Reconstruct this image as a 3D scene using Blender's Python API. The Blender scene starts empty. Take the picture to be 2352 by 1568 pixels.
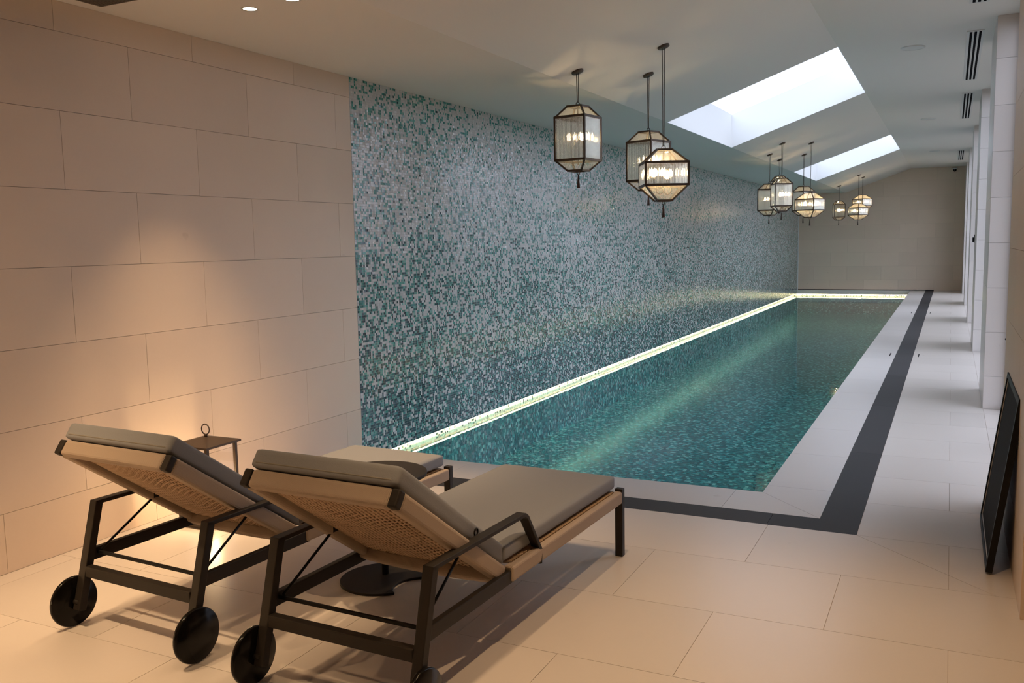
import bpy, bmesh, math, random
import numpy as np
from mathutils import Vector, Matrix
R = math.radians
random.seed(7)
rng = np.random.default_rng(11)
SC = bpy.context.scene
COL = SC.collection

# ------------------------------------------------------------------ camera
YAW, PITCH, ROLL, FPX = 0.45500, 0.11000, -0.01850, 2059.76
cam_d = bpy.data.cameras.new('camera')
cam_d.sensor_width = 36.0
cam_d.lens = FPX / 2352 * 36.0
cam_d.clip_end = 300
cam = bpy.data.objects.new('camera', cam_d)
COL.objects.link(cam)
fw = Vector((-math.sin(YAW) * math.cos(PITCH), math.cos(YAW) * math.cos(PITCH), -math.sin(PITCH)))
rt = Vector((math.cos(YAW), math.sin(YAW), 0))
up = rt.cross(fw)
rt2 = rt * math.cos(ROLL) + up * math.sin(ROLL)
up2 = up * math.cos(ROLL) - rt * math.sin(ROLL)
M = Matrix((rt2, up2, -fw)).transposed().to_4x4()
M.translation = Vector((4.1932, 0.0, 1.6))
cam.matrix_world = M
SC.camera = cam

# ------------------------------------------------------------------ world, exposure
SKY = 3.5
w = bpy.data.worlds.new('sky')
w.use_nodes = True
SC.world = w
bg = w.node_tree.nodes['Background']
bg.inputs[1].default_value = SKY
_N, _L = w.node_tree.nodes, w.node_tree.links          # pale evening sky above, dim garden ground below the horizon
_tc = _N.new('ShaderNodeTexCoord')
_sx = _N.new('ShaderNodeSeparateXYZ')
_L.new(_tc.outputs['Generated'], _sx.inputs[0])
_mr = _N.new('ShaderNodeMapRange')
_mr.inputs['From Min'].default_value = -0.04
_mr.inputs['From Max'].default_value = 0.04
_L.new(_sx.outputs['Z'], _mr.inputs['Value'])
_mx = _N.new('ShaderNodeMix')
_mx.data_type = 'RGBA'
_mx.inputs[6].default_value = (0.10, 0.10, 0.095, 1)
_mx.inputs[7].default_value = (0.74, 0.815, 1.0, 1)
_L.new(_mr.outputs[0], _mx.inputs[0])
_L.new(_mx.outputs[2], bg.inputs[0])
SC.view_settings.view_transform = 'Standard'
SC.view_settings.look = 'None'
SC.view_settings.gamma = 1.0
SC.view_settings.use_curve_mapping = False
SC.view_settings.exposure = 0.0
SC.cycles.caustics_refractive = False
SC.cycles.caustics_reflective = False
SC.cycles.transparent_max_bounces = 24
SC.cycles.max_bounces = 8
SC.cycles.diffuse_bounces = 4
SC.cycles.adaptive_threshold = 0.02
SC.cycles.sample_clamp_indirect = 6.0
SC.cycles.use_denoising = True

WARM = (1.0, 0.66, 0.36)
DOWNLIGHT_W = 155.0
BULB_S = 300.0
FLOOR_LANTERN_W = 11.0
LED_S = 23.0


# ------------------------------------------------------------------ helpers
def tag(o, label=None, cat=None, group=None, kind=None):
    if label: o['label'] = label
    if cat: o['category'] = cat
    if group: o['group'] = group
    if kind: o['kind'] = kind
    return o


def empty(name, loc=(0, 0, 0), rz=0.0, parent=None):
    o = bpy.data.objects.new(name, None)
    o.empty_display_size = 0.1
    COL.objects.link(o)
    o.location = loc
    o.rotation_euler = (0, 0, rz)
    o.parent = parent
    return o


def link(name, me, parent=None, loc=None, rot=None):
    o = bpy.data.objects.new(name, me)
    COL.objects.link(o)
    if parent is not None: o.parent = parent
    if loc is not None: o.location = loc
    if rot is not None: o.rotation_euler = rot
    return o


def copy_tree(o, parent=None):
    c = o.copy()
    COL.objects.link(c)
    c.parent = parent
    for ch in list(o.children):
        copy_tree(ch, c)
    return c


class MB:
    """collects geometry for ONE mesh object"""
    def __init__(self):
        self.v = []
        self.f = []
        self.sm = []

    def add(self, vs, fs, smooth=False):
        n = len(self.v)
        self.v += [tuple(p) for p in vs]
        self.f += [tuple(i + n for i in f) for f in fs]
        self.sm += [smooth] * len(fs)
        return self

    def box(self, x0, x1, y0, y1, z0, z1):
        vs = [(x, y, z) for z in (z0, z1) for y in (y0, y1) for x in (x0, x1)]
        fs = [(0, 2, 3, 1), (4, 5, 7, 6), (0, 1, 5, 4), (2, 6, 7, 3), (0, 4, 6, 2), (1, 3, 7, 5)]
        return self.add(vs, fs)

    def prism(self, poly, z0, z1):
        n = len(poly)
        vs = [(x, y, z0) for x, y in poly] + [(x, y, z1) for x, y in poly]
        fs = [tuple(range(n - 1, -1, -1)), tuple(range(n, 2 * n))]
        fs += [(i, (i + 1) % n, n + (i + 1) % n, n + i) for i in range(n)]
        return self.add(vs, fs)

    def prism_y(self, prof, y0, y1):
        n = len(prof)
        vs = [(x, y0, z) for x, z in prof] + [(x, y1, z) for x, z in prof]
        fs = [tuple(range(n)), tuple(range(2 * n - 1, n - 1, -1))]
        fs += [(i, n + i, n + (i + 1) % n, (i + 1) % n) for i in range(n)]
        return self.add(vs, fs)

    def beam(self, a, b, wd, ht, upv=(0, 0, 1)):
        """rectangular bar from a to b; wd across, ht along upv"""
        return self.sweep([a, b], wd, ht, upv)

    def sweep(self, pts, wd, ht, upv=(0, 0, 1)):
        pts = [Vector(p) for p in pts]
        U = Vector(upv)
        vs, fs = [], []
        for i, p in enumerate(pts):
            d0 = (pts[i] - pts[i - 1]).normalized() if i else None
            d1 = (pts[i + 1] - pts[i]).normalized() if i < len(pts) - 1 else None
            t = ((d0 or d1) + (d1 or d0)).normalized()
            s = t.cross(U)
            if s.length < 1e-5: s = Vector((1, 0, 0))
            s.normalize()
            n = s.cross(t).normalized()
            k = 1.0
            if d0 and d1:
                k = 1.0 / max(0.35, t.dot(d0))
            for a, b in ((-1, -1), (1, -1), (1, 1), (-1, 1)):
                vs.append(p + s * (a * wd / 2) + n * (b * ht / 2 * k))
        for i in range(len(pts) - 1):
            o = 4 * i
            for j in range(4):
                fs.append((o + j, o + (j + 1) % 4, o + 4 + (j + 1) % 4, o + 4 + j))
        fs.append((3, 2, 1, 0))
        e = 4 * (len(pts) - 1)
        fs.append((e, e + 1, e + 2, e + 3))
        return self.add(vs, fs)

    def tube(self, pts, r, seg=8, caps=True):
        pts = [Vector(p) for p in pts]
        vs, fs = [], []
        prev = None
        for i, p in enumerate(pts):
            if i == 0: t = pts[1] - pts[0]
            elif i == len(pts) - 1: t = pts[-1] - pts[-2]
            else: t = pts[i + 1] - pts[i - 1]
            t.normalize()
            ref = prev if prev is not None else (Vector((0, 0, 1)) if abs(t.z) < 0.9 else Vector((1, 0, 0)))
            s = t.cross(ref).normalized()
            n = s.cross(t).normalized()
            prev = n
            rr = r[i] if isinstance(r, (list, tuple)) else r
            for k in range(seg):
                a = 2 * math.pi * k / seg
                vs.append(p + s * (math.cos(a) * rr) + n * (math.sin(a) * rr))
        for i in range(len(pts) - 1):
            for k in range(seg):
                fs.append((i * seg + k, i * seg + (k + 1) % seg, (i + 1) * seg + (k + 1) % seg, (i + 1) * seg + k))
        self.add(vs, fs, True)
        if caps:
            n = len(self.v) - len(vs)
            self.f.append(tuple(n + k for k in range(seg - 1, -1, -1)))
            self.f.append(tuple(n + (len(pts) - 1) * seg + k for k in range(seg)))
            self.sm += [False, False]
        return self

    def lathe(self, prof, seg=32, axis='z', c=(0, 0, 0), smooth=True):
        vs, fs = [], []
        for r_, h in prof:
            for k in range(seg):
                a = 2 * math.pi * k / seg
                if axis == 'z': p = (c[0] + r_ * math.cos(a), c[1] + r_ * math.sin(a), c[2] + h)
                else: p = (c[0] + h, c[1] + r_ * math.cos(a), c[2] + r_ * math.sin(a))
                vs.append(p)
        for i in range(len(prof) - 1):
            for k in range(seg):
                fs.append((i * seg + k, i * seg + (k + 1) % seg, (i + 1) * seg + (k + 1) % seg, (i + 1) * seg + k))
        self.add(vs, fs, smooth)
        return self

    def torus(self, c, r1, r2, axis='y', seg=20, sg2=8):
        pts = []
        for k in range(seg + 1):
            a = 2 * math.pi * k / seg
            if axis == 'y': pts.append((c[0] + r1 * math.cos(a), c[1], c[2] + r1 * math.sin(a)))
            elif axis == 'x': pts.append((c[0], c[1] + r1 * math.cos(a), c[2] + r1 * math.sin(a)))
            else: pts.append((c[0] + r1 * math.cos(a), c[1] + r1 * math.sin(a), c[2]))
        return self.tube(pts, r2, sg2, caps=False)

    def mesh(self, name, mat):
        me = bpy.data.meshes.new(name)
        me.from_pydata(self.v, [], self.f)
        me.polygons.foreach_set('use_smooth', self.sm)
        if mat is not None: me.materials.append(mat)
        bm = bmesh.new()
        bm.from_mesh(me)
        bmesh.ops.recalc_face_normals(bm, faces=bm.faces)
        bm.to_mesh(me)
        bm.free()
        return me

    def build(self, name, mat, parent=None, loc=None, rot=None, bevel=0.0, seg=2):
        o = link(name, self.mesh(name, mat), parent, loc, rot)
        if bevel:
            m = o.modifiers.new('bevel', 'BEVEL')
            m.width = bevel
            m.segments = seg
            m.limit_method = 'ANGLE'
            m.angle_limit = R(35)
        return o


def rounded_box(hx, hy, hz, r, puff=0.0, n=10, m=None):
    """soft cushion: rounded box mesh data (verts, faces)"""
    bm = bmesh.new()
    m = m or n
    def grid(fn, a, b):
        g = [[bm.verts.new(fn(-1 + 2 * i / a, -1 + 2 * j / b)) for j in range(b + 1)] for i in range(a + 1)]
        for i in range(a):
            for j in range(b):
                bm.faces.new((g[i][j], g[i + 1][j], g[i + 1][j + 1], g[i][j + 1]))
    def warp(t):   # more samples at the edges
        return math.copysign(abs(t) ** 0.55, t)
    k = 6
    grid(lambda a, b: (warp(a) * hx, warp(b) * hy, hz), n, m)
    grid(lambda a, b: (warp(a) * hx, warp(b) * hy, -hz), n, m)
    grid(lambda a, b: (warp(a) * hx, hy, b * hz), n, k)
    grid(lambda a, b: (warp(a) * hx, -hy, b * hz), n, k)
    grid(lambda a, b: (hx, warp(a) * hy, b * hz), m, k)
    grid(lambda a, b: (-hx, warp(a) * hy, b * hz), m, k)
    bmesh.ops.remove_doubles(bm, verts=bm.verts, dist=1e-5)
    for v in bm.verts:
        c = Vector((max(-hx + r, min(hx - r, v.co.x)), max(-hy + r, min(hy - r, v.co.y)), max(-hz + r, min(hz - r, v.co.z))))
        dd = v.co - c
        if dd.length > 1e-9: v.co = c + dd.normalized() * r
        fx, fy = 1 - (v.co.x / hx) ** 2, 1 - (v.co.y / hy) ** 2
        if v.co.z > 0: v.co.z += puff * max(0, fx) ** 0.6 * max(0, fy) ** 0.6
    bmesh.ops.recalc_face_normals(bm, faces=bm.faces)
    bm.verts.index_update()
    vs = [tuple(v.co) for v in bm.verts]
    fs = [tuple(v.index for v in f.verts) for f in bm.faces]
    bm.free()
    return vs, fs


# ------------------------------------------------------------------ materials
def nmat(name):
    m = bpy.data.materials.new(name)
    m.use_nodes = True
    return m, m.node_tree.nodes, m.node_tree.links, m.node_tree.nodes['Principled BSDF']


def plain(name, col, rough=0.5, metal=0.0, spec=0.5, noise=0.0, nscale=20.0, bump=0.0, coat=0.0):
    m, N, L, b = nmat(name)
    b.inputs['Base Color'].default_value = (*col, 1)
    b.inputs['Roughness'].default_value = rough
    b.inputs['Metallic'].default_value = metal
    b.inputs['Specular IOR Level'].default_value = spec
    b.inputs['Coat Weight'].default_value = coat
    if noise or bump:
        tc = N.new('ShaderNodeTexCoord')
        nt = N.new('ShaderNodeTexNoise')
        nt.inputs['Scale'].default_value = nscale
        nt.inputs['Detail'].default_value = 6
        L.new(tc.outputs['Object'], nt.inputs['Vector'])
        if noise:
            mx = N.new('ShaderNodeMix')
            mx.data_type = 'RGBA'
            mx.inputs[6].default_value = (*[c * (1 - noise) for c in col], 1)
            mx.inputs[7].default_value = (*[min(1, c * (1 + noise)) for c in col], 1)
            L.new(nt.outputs['Fac'], mx.inputs[0])
            L.new(mx.outputs[2], b.inputs['Base Color'])
        if bump:
            bp = N.new('ShaderNodeBump')
            bp.inputs['Strength'].default_value = bump
            bp.inputs['Distance'].default_value = 0.004
            L.new(nt.outputs['Fac'], bp.inputs['Height'])
            L.new(bp.outputs['Normal'], b.inputs['Normal'])
    return m


def stone(name, col, rough=0.4, var=0.05, spec=0.4, spots=True):
    """limestone: soft clouds, fine grain, rare small marks, tone shift from piece to piece"""
    m, N, L, b = nmat(name)
    g = N.new('ShaderNodeNewGeometry')
    oi = N.new('ShaderNodeObjectInfo')
    n1 = N.new('ShaderNodeTexNoise')
    n1.inputs['Scale'].default_value = 1.6
    n1.inputs['Detail'].default_value = 5
    n1.inputs['Roughness'].default_value = 0.6
    L.new(g.outputs['Position'], n1.inputs['Vector'])
    n2 = N.new('ShaderNodeTexNoise')
    n2.inputs['Scale'].default_value = 60
    n2.inputs['Detail'].default_value = 4
    L.new(g.outputs['Position'], n2.inputs['Vector'])
    a = N.new('ShaderNodeMath'); a.operation = 'MULTIPLY_ADD'
    L.new(oi.outputs['Random'], a.inputs[0]); a.inputs[1].default_value = 0.9
    L.new(n1.outputs['Fac'], a.inputs[2])
    a2 = N.new('ShaderNodeMath'); a2.operation = 'MULTIPLY_ADD'
    L.new(n2.outputs['Fac'], a2.inputs[0]); a2.inputs[1].default_value = 0.35
    L.new(a.outputs[0], a2.inputs[2])
    mr = N.new('ShaderNodeMapRange')
    mr.inputs['From Min'].default_value = 0.4
    mr.inputs['From Max'].default_value = 1.75
    L.new(a2.outputs[0], mr.inputs['Value'])
    mx = N.new('ShaderNodeMix'); mx.data_type = 'RGBA'
    mx.inputs[6].default_value = (*[c * (1 - var) for c in col], 1)
    mx.inputs[7].default_value = (*[min(1, c * (1 + var)) for c in col], 1)
    L.new(mr.outputs[0], mx.inputs[0])
    out = mx.outputs[2]
    if spots:
        vo = N.new('ShaderNodeTexNoise')
        vo.inputs['Scale'].default_value = 7
        vo.inputs['Detail'].default_value = 2
        L.new(g.outputs['Position'], vo.inputs['Vector'])
        rp = N.new('ShaderNodeMapRange')
        rp.inputs['From Min'].default_value = 0.74
        rp.inputs['From Max'].default_value = 0.80
        L.new(vo.outputs['Fac'], rp.inputs['Value'])
        mm = N.new('ShaderNodeMath'); mm.operation = 'MULTIPLY'; mm.inputs[1].default_value = 0.35
        L.new(rp.outputs[0], mm.inputs[0])
        m2 = N.new('ShaderNodeMix'); m2.data_type = 'RGBA'
        L.new(mm.outputs[0], m2.inputs[0])
        L.new(out, m2.inputs[6])
        m2.inputs[7].default_value = (col[0] * .6, col[1] * .55, col[2] * .48, 1)
        out = m2.outputs[2]
    L.new(out, b.inputs['Base Color'])
    b.inputs['Roughness'].default_value = rough
    b.inputs['Specular IOR Level'].default_value = spec
    return m


def wave_bump(name, col, scale, axis='X', strength=0.5, rough=0.75, dist=0.003, var=0.12):
    """rope / cord: fine thread ridges"""
    m, N, L, b = nmat(name)
    tc = N.new('ShaderNodeTexCoord')
    wv = N.new('ShaderNodeTexWave')
    wv.wave_type = 'BANDS'
    wv.bands_direction = axis
    wv.inputs['Scale'].default_value = scale
    wv.inputs['Distortion'].default_value = 0.6
    wv.inputs['Detail'].default_value = 1
    L.new(tc.outputs['Object'], wv.inputs['Vector'])
    mx = N.new('ShaderNodeMix'); mx.data_type = 'RGBA'
    mx.inputs[6].default_value = (*[c * (1 - 2.5 * var) for c in col], 1)
    mx.inputs[7].default_value = (*[c * (1 + var) for c in col], 1)
    L.new(wv.outputs['Fac'], mx.inputs[0])
    L.new(mx.outputs[2], b.inputs['Base Color'])
    bp = N.new('ShaderNodeBump')
    bp.inputs['Strength'].default_value = strength
    bp.inputs['Distance'].default_value = dist
    L.new(wv.outputs['Fac'], bp.inputs['Height'])
    L.new(bp.outputs['Normal'], b.inputs['Normal'])
    b.inputs['Roughness'].default_value = rough
    b.inputs['Specular IOR Level'].default_value = 0.2
    return m


def emis(name, col, s):
    m, N, L, b = nmat(name)
    b.inputs['Base Color'].default_value = (*col, 1)
    b.inputs['Emission Color'].default_value = (*col, 1)
    b.inputs['Emission Strength'].default_value = s
    return m


def schlick(N, L, f0, top=0.9, nrm=None):
    """reflectance of a thin sheet, the same from either side"""
    lw = N.new('ShaderNodeLayerWeight'); lw.inputs['Blend'].default_value = 0.5
    if nrm is not None: L.new(nrm, lw.inputs['Normal'])
    pw = N.new('ShaderNodeMath'); pw.operation = 'POWER'; pw.inputs[1].default_value = 5.0
    L.new(lw.outputs['Facing'], pw.inputs[0])
    ma = N.new('ShaderNodeMath'); ma.operation = 'MULTIPLY_ADD'
    L.new(pw.outputs[0], ma.inputs[0]); ma.inputs[1].default_value = top - f0; ma.inputs[2].default_value = f0
    return ma.outputs[0]


def pane_mat(name, tint=(1, 1, 1), rough=0.0, ior=1.45, gloss=1.0):
    """thin clear sheet: see-through with a Fresnel reflection"""
    m = bpy.data.materials.new(name)
    m.use_nodes = True
    N, L = m.node_tree.nodes, m.node_tree.links
    N.clear()
    o = N.new('ShaderNodeOutputMaterial')
    t = N.new('ShaderNodeBsdfTransparent'); t.inputs[0].default_value = (*tint, 1)
    g = N.new('ShaderNodeBsdfGlossy'); g.inputs['Roughness'].default_value = rough
    g.inputs[0].default_value = (gloss, gloss, gloss, 1)
    fr = schlick(N, L, 0.04)
    mx = N.new('ShaderNodeMixShader')
    L.new(fr, mx.inputs[0])
    L.new(t.outputs[0], mx.inputs[1])
    L.new(g.outputs[0], mx.inputs[2])
    L.new(mx.outputs[0], o.inputs[0])
    return m


def reeded_mat():
    m = bpy.data.materials.new('reeded glass')
    m.use_nodes = True
    N, L = m.node_tree.nodes, m.node_tree.links
    N.clear()
    o = N.new('ShaderNodeOutputMaterial')
    t = N.new('ShaderNodeBsdfTransparent'); t.inputs[0].default_value = (0.97, 0.96, 0.92, 1)
    g = N.new('ShaderNodeBsdfGlass'); g.inputs['IOR'].default_value = 1.75
    g.inputs[0].default_value = (1.0, 0.99, 0.95, 1)
    g.inputs['Roughness'].default_value = 0.13
    mx = N.new('ShaderNodeMixShader'); mx.inputs[0].default_value = 0.62
    L.new(t.outputs[0], mx.inputs[1])
    L.new(g.outputs[0], mx.inputs[2])
    L.new(mx.outputs[0], o.inputs[0])
    return m


def hazed_mat():
    """lantern roof glass: clear with a faint bloom that catches the lamp light"""
    m = pane_mat('hazed lantern glass')
    N, L = m.node_tree.nodes, m.node_tree.links
    o = [n for n in N if n.type == 'OUTPUT_MATERIAL'][0]
    src = o.inputs[0].links[0].from_socket
    tr = N.new('ShaderNodeBsdfTranslucent'); tr.inputs[0].default_value = (0.85, 0.80, 0.70, 1)
    mx = N.new('ShaderNodeMixShader'); mx.inputs[0].default_value = 0.11
    L.new(src, mx.inputs[1]); L.new(tr.outputs[0], mx.inputs[2]); L.new(mx.outputs[0], o.inputs[0])
    return m


def water_mat():
    m = bpy.data.materials.new('pool water')
    m.use_nodes = True
    N, L = m.node_tree.nodes, m.node_tree.links
    N.clear()
    o = N.new('ShaderNodeOutputMaterial')
    g = N.new('ShaderNodeNewGeometry')
    n1 = N.new('ShaderNodeTexNoise'); n1.inputs['Scale'].default_value = 9; n1.inputs['Detail'].default_value = 3
    L.new(g.outputs['Position'], n1.inputs['Vector'])
    n2 = N.new('ShaderNodeTexNoise'); n2.inputs['Scale'].default_value = 1.4; n2.inputs['Detail'].default_value = 2
    L.new(g.outputs['Position'], n2.inputs['Vector'])
    ad = N.new('ShaderNodeMath'); ad.operation = 'MULTIPLY_ADD'
    L.new(n2.outputs['Fac'], ad.inputs[0]); ad.inputs[1].default_value = 0.8
    L.new(n1.outputs['Fac'], ad.inputs[2])
    bp = N.new('ShaderNodeBump'); bp.inputs['Strength'].default_value = 0.045; bp.inputs['Distance'].default_value = 0.02
    L.new(ad.outputs[0], bp.inputs['Height'])
    t = N.new('ShaderNodeBsdfTransparent'); t.inputs[0].default_value = (0.58, 0.90, 0.97, 1)
    rf = N.new('ShaderNodeBsdfRefraction'); rf.inputs[0].default_value = (0.58, 0.90, 0.97, 1)
    rf.inputs['IOR'].default_value = 1.33; rf.inputs['Roughness'].default_value = 0.0
    bp2 = N.new('ShaderNodeBump'); bp2.inputs['Strength'].default_value = 0.35; bp2.inputs['Distance'].default_value = 0.02
    L.new(n1.outputs['Fac'], bp2.inputs['Height'])
    L.new(bp2.outputs['Normal'], rf.inputs['Normal'])
    m0 = N.new('ShaderNodeMixShader'); m0.inputs[0].default_value = 0.12
    L.new(t.outputs[0], m0.inputs[1]); L.new(rf.outputs[0], m0.inputs[2])
    gl = N.new('ShaderNodeBsdfGlossy'); gl.inputs['Roughness'].default_value = 0.0
    L.new(bp.outputs['Normal'], gl.inputs['Normal'])
    fr = schlick(N, L, 0.02, 1.0, bp.outputs['Normal'])
    mx = N.new('ShaderNodeMixShader')
    L.new(fr, mx.inputs[0])
    L.new(m0.outputs[0], mx.inputs[1])
    L.new(gl.outputs[0], mx.inputs[2])
    L.new(mx.outputs[0], o.inputs[0])
    return m


def mosaic_proc(name, stops, cell=0.02, rough=0.2):
    """pool lining: small square mosaic, one random colour per cell, grout lines between"""
    m, N, L, b = nmat(name)
    g = N.new('ShaderNodeNewGeometry')
    sc = N.new('ShaderNodeVectorMath'); sc.operation = 'SCALE'; sc.inputs['Scale'].default_value = 1 / cell
    L.new(g.outputs['Position'], sc.inputs[0])
    off = N.new('ShaderNodeVectorMath'); off.operation = 'ADD'; off.inputs[1].default_value = (0.37, 0.41, 0.43)
    L.new(sc.outputs[0], off.inputs[0])
    fl = N.new('ShaderNodeVectorMath'); fl.operation = 'FLOOR'
    L.new(off.outputs[0], fl.inputs[0])
    wn = N.new('ShaderNodeTexWhiteNoise'); wn.noise_dimensions = '3D'
    L.new(fl.outputs[0], wn.inputs['Vector'])
    cr = N.new('ShaderNodeValToRGB')
    cr.color_ramp.interpolation = 'CONSTANT'
    el = cr.color_ramp.elements
    el[0].position = stops[0][0]; el[0].color = (*stops[0][1], 1)
    el[1].position = stops[1][0]; el[1].color = (*stops[1][1], 1)
    for p, c in stops[2:]:
        e = el.new(p); e.color = (*c, 1)
    L.new(wn.outputs['Value'], cr.inputs[0])
    L.new(cr.outputs[0], b.inputs['Base Color'])
    b.inputs['Roughness'].default_value = rough
    return m


MT = {}
MT['floor'] = stone('floor limestone', (0.66, 0.595, 0.54), rough=0.30, var=0.06, spec=0.45)
MT['wall'] = stone('wall limestone', (0.70, 0.565, 0.445), rough=0.45, var=0.06, spec=0.35)
MT['coping'] = stone('coping and daylit pillar limestone', (0.64, 0.595, 0.565), rough=0.32, var=0.05, spec=0.4)
MT['dark'] = stone('dark border stone', (0.042, 0.040, 0.042), rough=0.6, var=0.18, spec=0.2)
MT['grout'] = plain('grout', (0.46, 0.385, 0.31), 0.9)
MT['ceiling'] = plain('ceiling paint', (0.84, 0.80, 0.765), 0.55, spec=0.35)
MT['shaft'] = plain('shaft paint', (0.92, 0.92, 0.92), 0.7, spec=0.2)
MT['bronze'] = plain('dark bronze metal', (0.024, 0.019, 0.015), 0.55, 0.0, spec=0.25, noise=0.1, nscale=60)
MT['lbronze'] = plain('lantern bronze', (0.062, 0.040, 0.026), 0.45, 0.2, noise=0.15, nscale=60)
MT['wheel'] = plain('black gloss plastic', (0.006, 0.005, 0.0045), 0.16, 0.0, spec=0.18)
MT['black'] = plain('black lacquer', (0.010, 0.009, 0.009), 0.5, spec=0.2)
MT['panel'] = plain('dark brown panel', (0.020, 0.017, 0.015), 0.75, spec=0.08)
MT['cushion'] = plain('grey outdoor fabric', (0.265, 0.275, 0.295), 0.9, spec=0.15, noise=0.08, nscale=300, bump=0.15)
MT['dark_sheet'] = plain('webbing gap shade', (0.02, 0.018, 0.016), 0.95, spec=0.05)
MT['piping'] = plain('piping fabric', (0.24, 0.225, 0.20), 0.9, spec=0.1)
MT['rope_u'] = wave_bump('tan rope wound along width', (0.52, 0.415, 0.325), 105, 'X', 0.6, var=0.08)
MT['rope_v'] = wave_bump('tan rope wound along length', (0.52, 0.415, 0.325), 105, 'Y', 0.6, var=0.08)
MT['rope'] = plain('tan rope', (0.50, 0.36, 0.25), 0.8, spec=0.2, noise=0.2, nscale=80)
MT['white'] = plain('white metal', (0.72, 0.72, 0.71), 0.45)
MT['slot'] = plain('dark slot', (0.012, 0.011, 0.014), 0.9, spec=0.03)
MT['grille'] = plain('brown grille', (0.13, 0.10, 0.075), 0.6)
MT['pane'] = pane_mat('clear pane')
MT['skyglass'] = pane_mat('skylight glass', (0.97, 0.98, 0.98))
MT['reeded'] = reeded_mat()
MT['hazed'] = hazed_mat()
MT['water'] = water_mat()
MT['bulb'] = emis('bulb glow', (1.0, 0.72, 0.38), BULB_S)
MT['lens'] = emis('downlight lens glow', (1.0, 0.80, 0.55), 14)
MT['led'] = emis('led strip glow', (1.0, 0.88, 0.50), LED_S)
MT['flame'] = emis('candle lamp glow', (1.0, 0.66, 0.32), 60)
MT['sleeve'] = plain('candle sleeve', (0.10, 0.075, 0.05), 0.5)
MT['tassel'] = plain('dark tassel', (0.06, 0.035, 0.028), 0.8)
MT['mos_grout'] = plain('mosaic grout', (0.42, 0.42, 0.40), 0.8)
MT['basin'] = mosaic_proc('pool mosaic lining', [
    (0.0, (0.012, 0.110, 0.120)), (0.24, (0.022, 0.190, 0.195)), (0.46, (0.040, 0.270, 0.265)),
    (0.64, (0.008, 0.065, 0.080)), (0.80, (0.16, 0.55, 0.50)), (0.90, (0.62, 0.86, 0.76))], cell=0.030)
MT['recess'] = mosaic_proc('glow tinted recess mosaic', [  # pale cream mix: the strip's glow is put into the tile colours
    (0.0, (0.70, 0.68, 0.60)), (0.56, (0.50, 0.54, 0.44)), (0.70, (0.13, 0.19, 0.155)),
    (0.77, (0.012, 0.03, 0.03)), (0.85, (0.66, 0.63, 0.56))])

# ------------------------------------------------------------------ room figures
X_POOL, X_BORD, X_SIDE, X_WALL, X_WIN = 3.1695, 3.5688, 3.7846, 4.50, 4.72
Y_NEAR, Y_BORD, Y_FLOOR = 5.6644, 5.238, 5.0135
Y_POOLF, Y_FAR, Y_BACK = 28.36, 28.53, -3.0
X_OUT = 6.2
Z_LOW, Z_HIGH, X_C1, X_C2 = 2.885, 3.50, 1.335, 3.10
Y_MOS = 5.805
WATER = -0.175
LIP = -0.115
SKYL = ((9.85, 13.08), (18.75, 22.02))
PILL = ((9.20, 10.40), (13.68, 14.88), (18.16, 19.36), (22.64, 23.84), (27.10, 28.53))
PIER = (4.14, 5.97)


def poly_in(poly, d):
    """shrink a counter-clockwise polygon by d"""
    n = len(poly)
    out = []
    for i in range(n):
        p0, p1, p2 = Vector(poly[i - 1]), Vector(poly[i]), Vector(poly[(i + 1) % n])
        a, b = (p1 - p0).normalized(), (p2 - p1).normalized()
        na, nb = Vector((-a.y, a.x)), Vector((-b.y, b.x))
        k = 1 + na.dot(nb)
        out.append(tuple(p1 + (na + nb) * (d / max(0.2, k))))
    return out


_cache = {}
def slab(name, x0, x1, y0, y1, mat, parent, z0=-0.02, z1=0.0, gap=0.0011):
    """a rectangular stone piece lying flat; alike pieces share mesh data"""
    key = (name, round(x1 - x0, 3), round(y1 - y0, 3), z0, z1)
    if key not in _cache:
        hx, hy = (x1 - x0) / 2 - gap, (y1 - y0) / 2 - gap
        _cache[key] = MB().box(-hx, hx, -hy, hy, z0, z1).mesh(name, mat)
    return link(name, _cache[key], parent, ((x0 + x1) / 2, (y0 + y1) / 2, 0))


def slab_poly(name, poly, mat, parent, z0=-0.02, z1=0.0, gap=0.0011):
    return MB().prism(poly_in(poly, gap), z0, z1).build(name, mat, parent)


def wall_piece(name, plane, c, a0, a1, z0, z1, mat, parent, th=0.015, gap=0.0010):
    """an upright stone piece; plane 'x' faces x direction, 'y' faces -y direction; th<0 grows the other way"""
    key = (name, plane, round(a1 - a0, 3), round(z1 - z0, 3), th)
    if key not in _cache:
        h, k = (a1 - a0) / 2 - gap, (z1 - z0) / 2 - gap
        mb = MB()
        t0, t1 = min(0, th), max(0, th)
        if plane == 'x': mb.box(t0, t1, -h, h, -k, k)
        else: mb.box(-h, h, t0, t1, -k, k)
        _cache[key] = mb.mesh(name, mat)
    m, z = (a0 + a1) / 2, (z0 + z1) / 2
    return link(name, _cache[key], parent, (c, m, z) if plane == 'x' else (m, c, z))


def struct(o, label=None, cat=None):
    return tag(o, label, cat, kind='structure')


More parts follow.
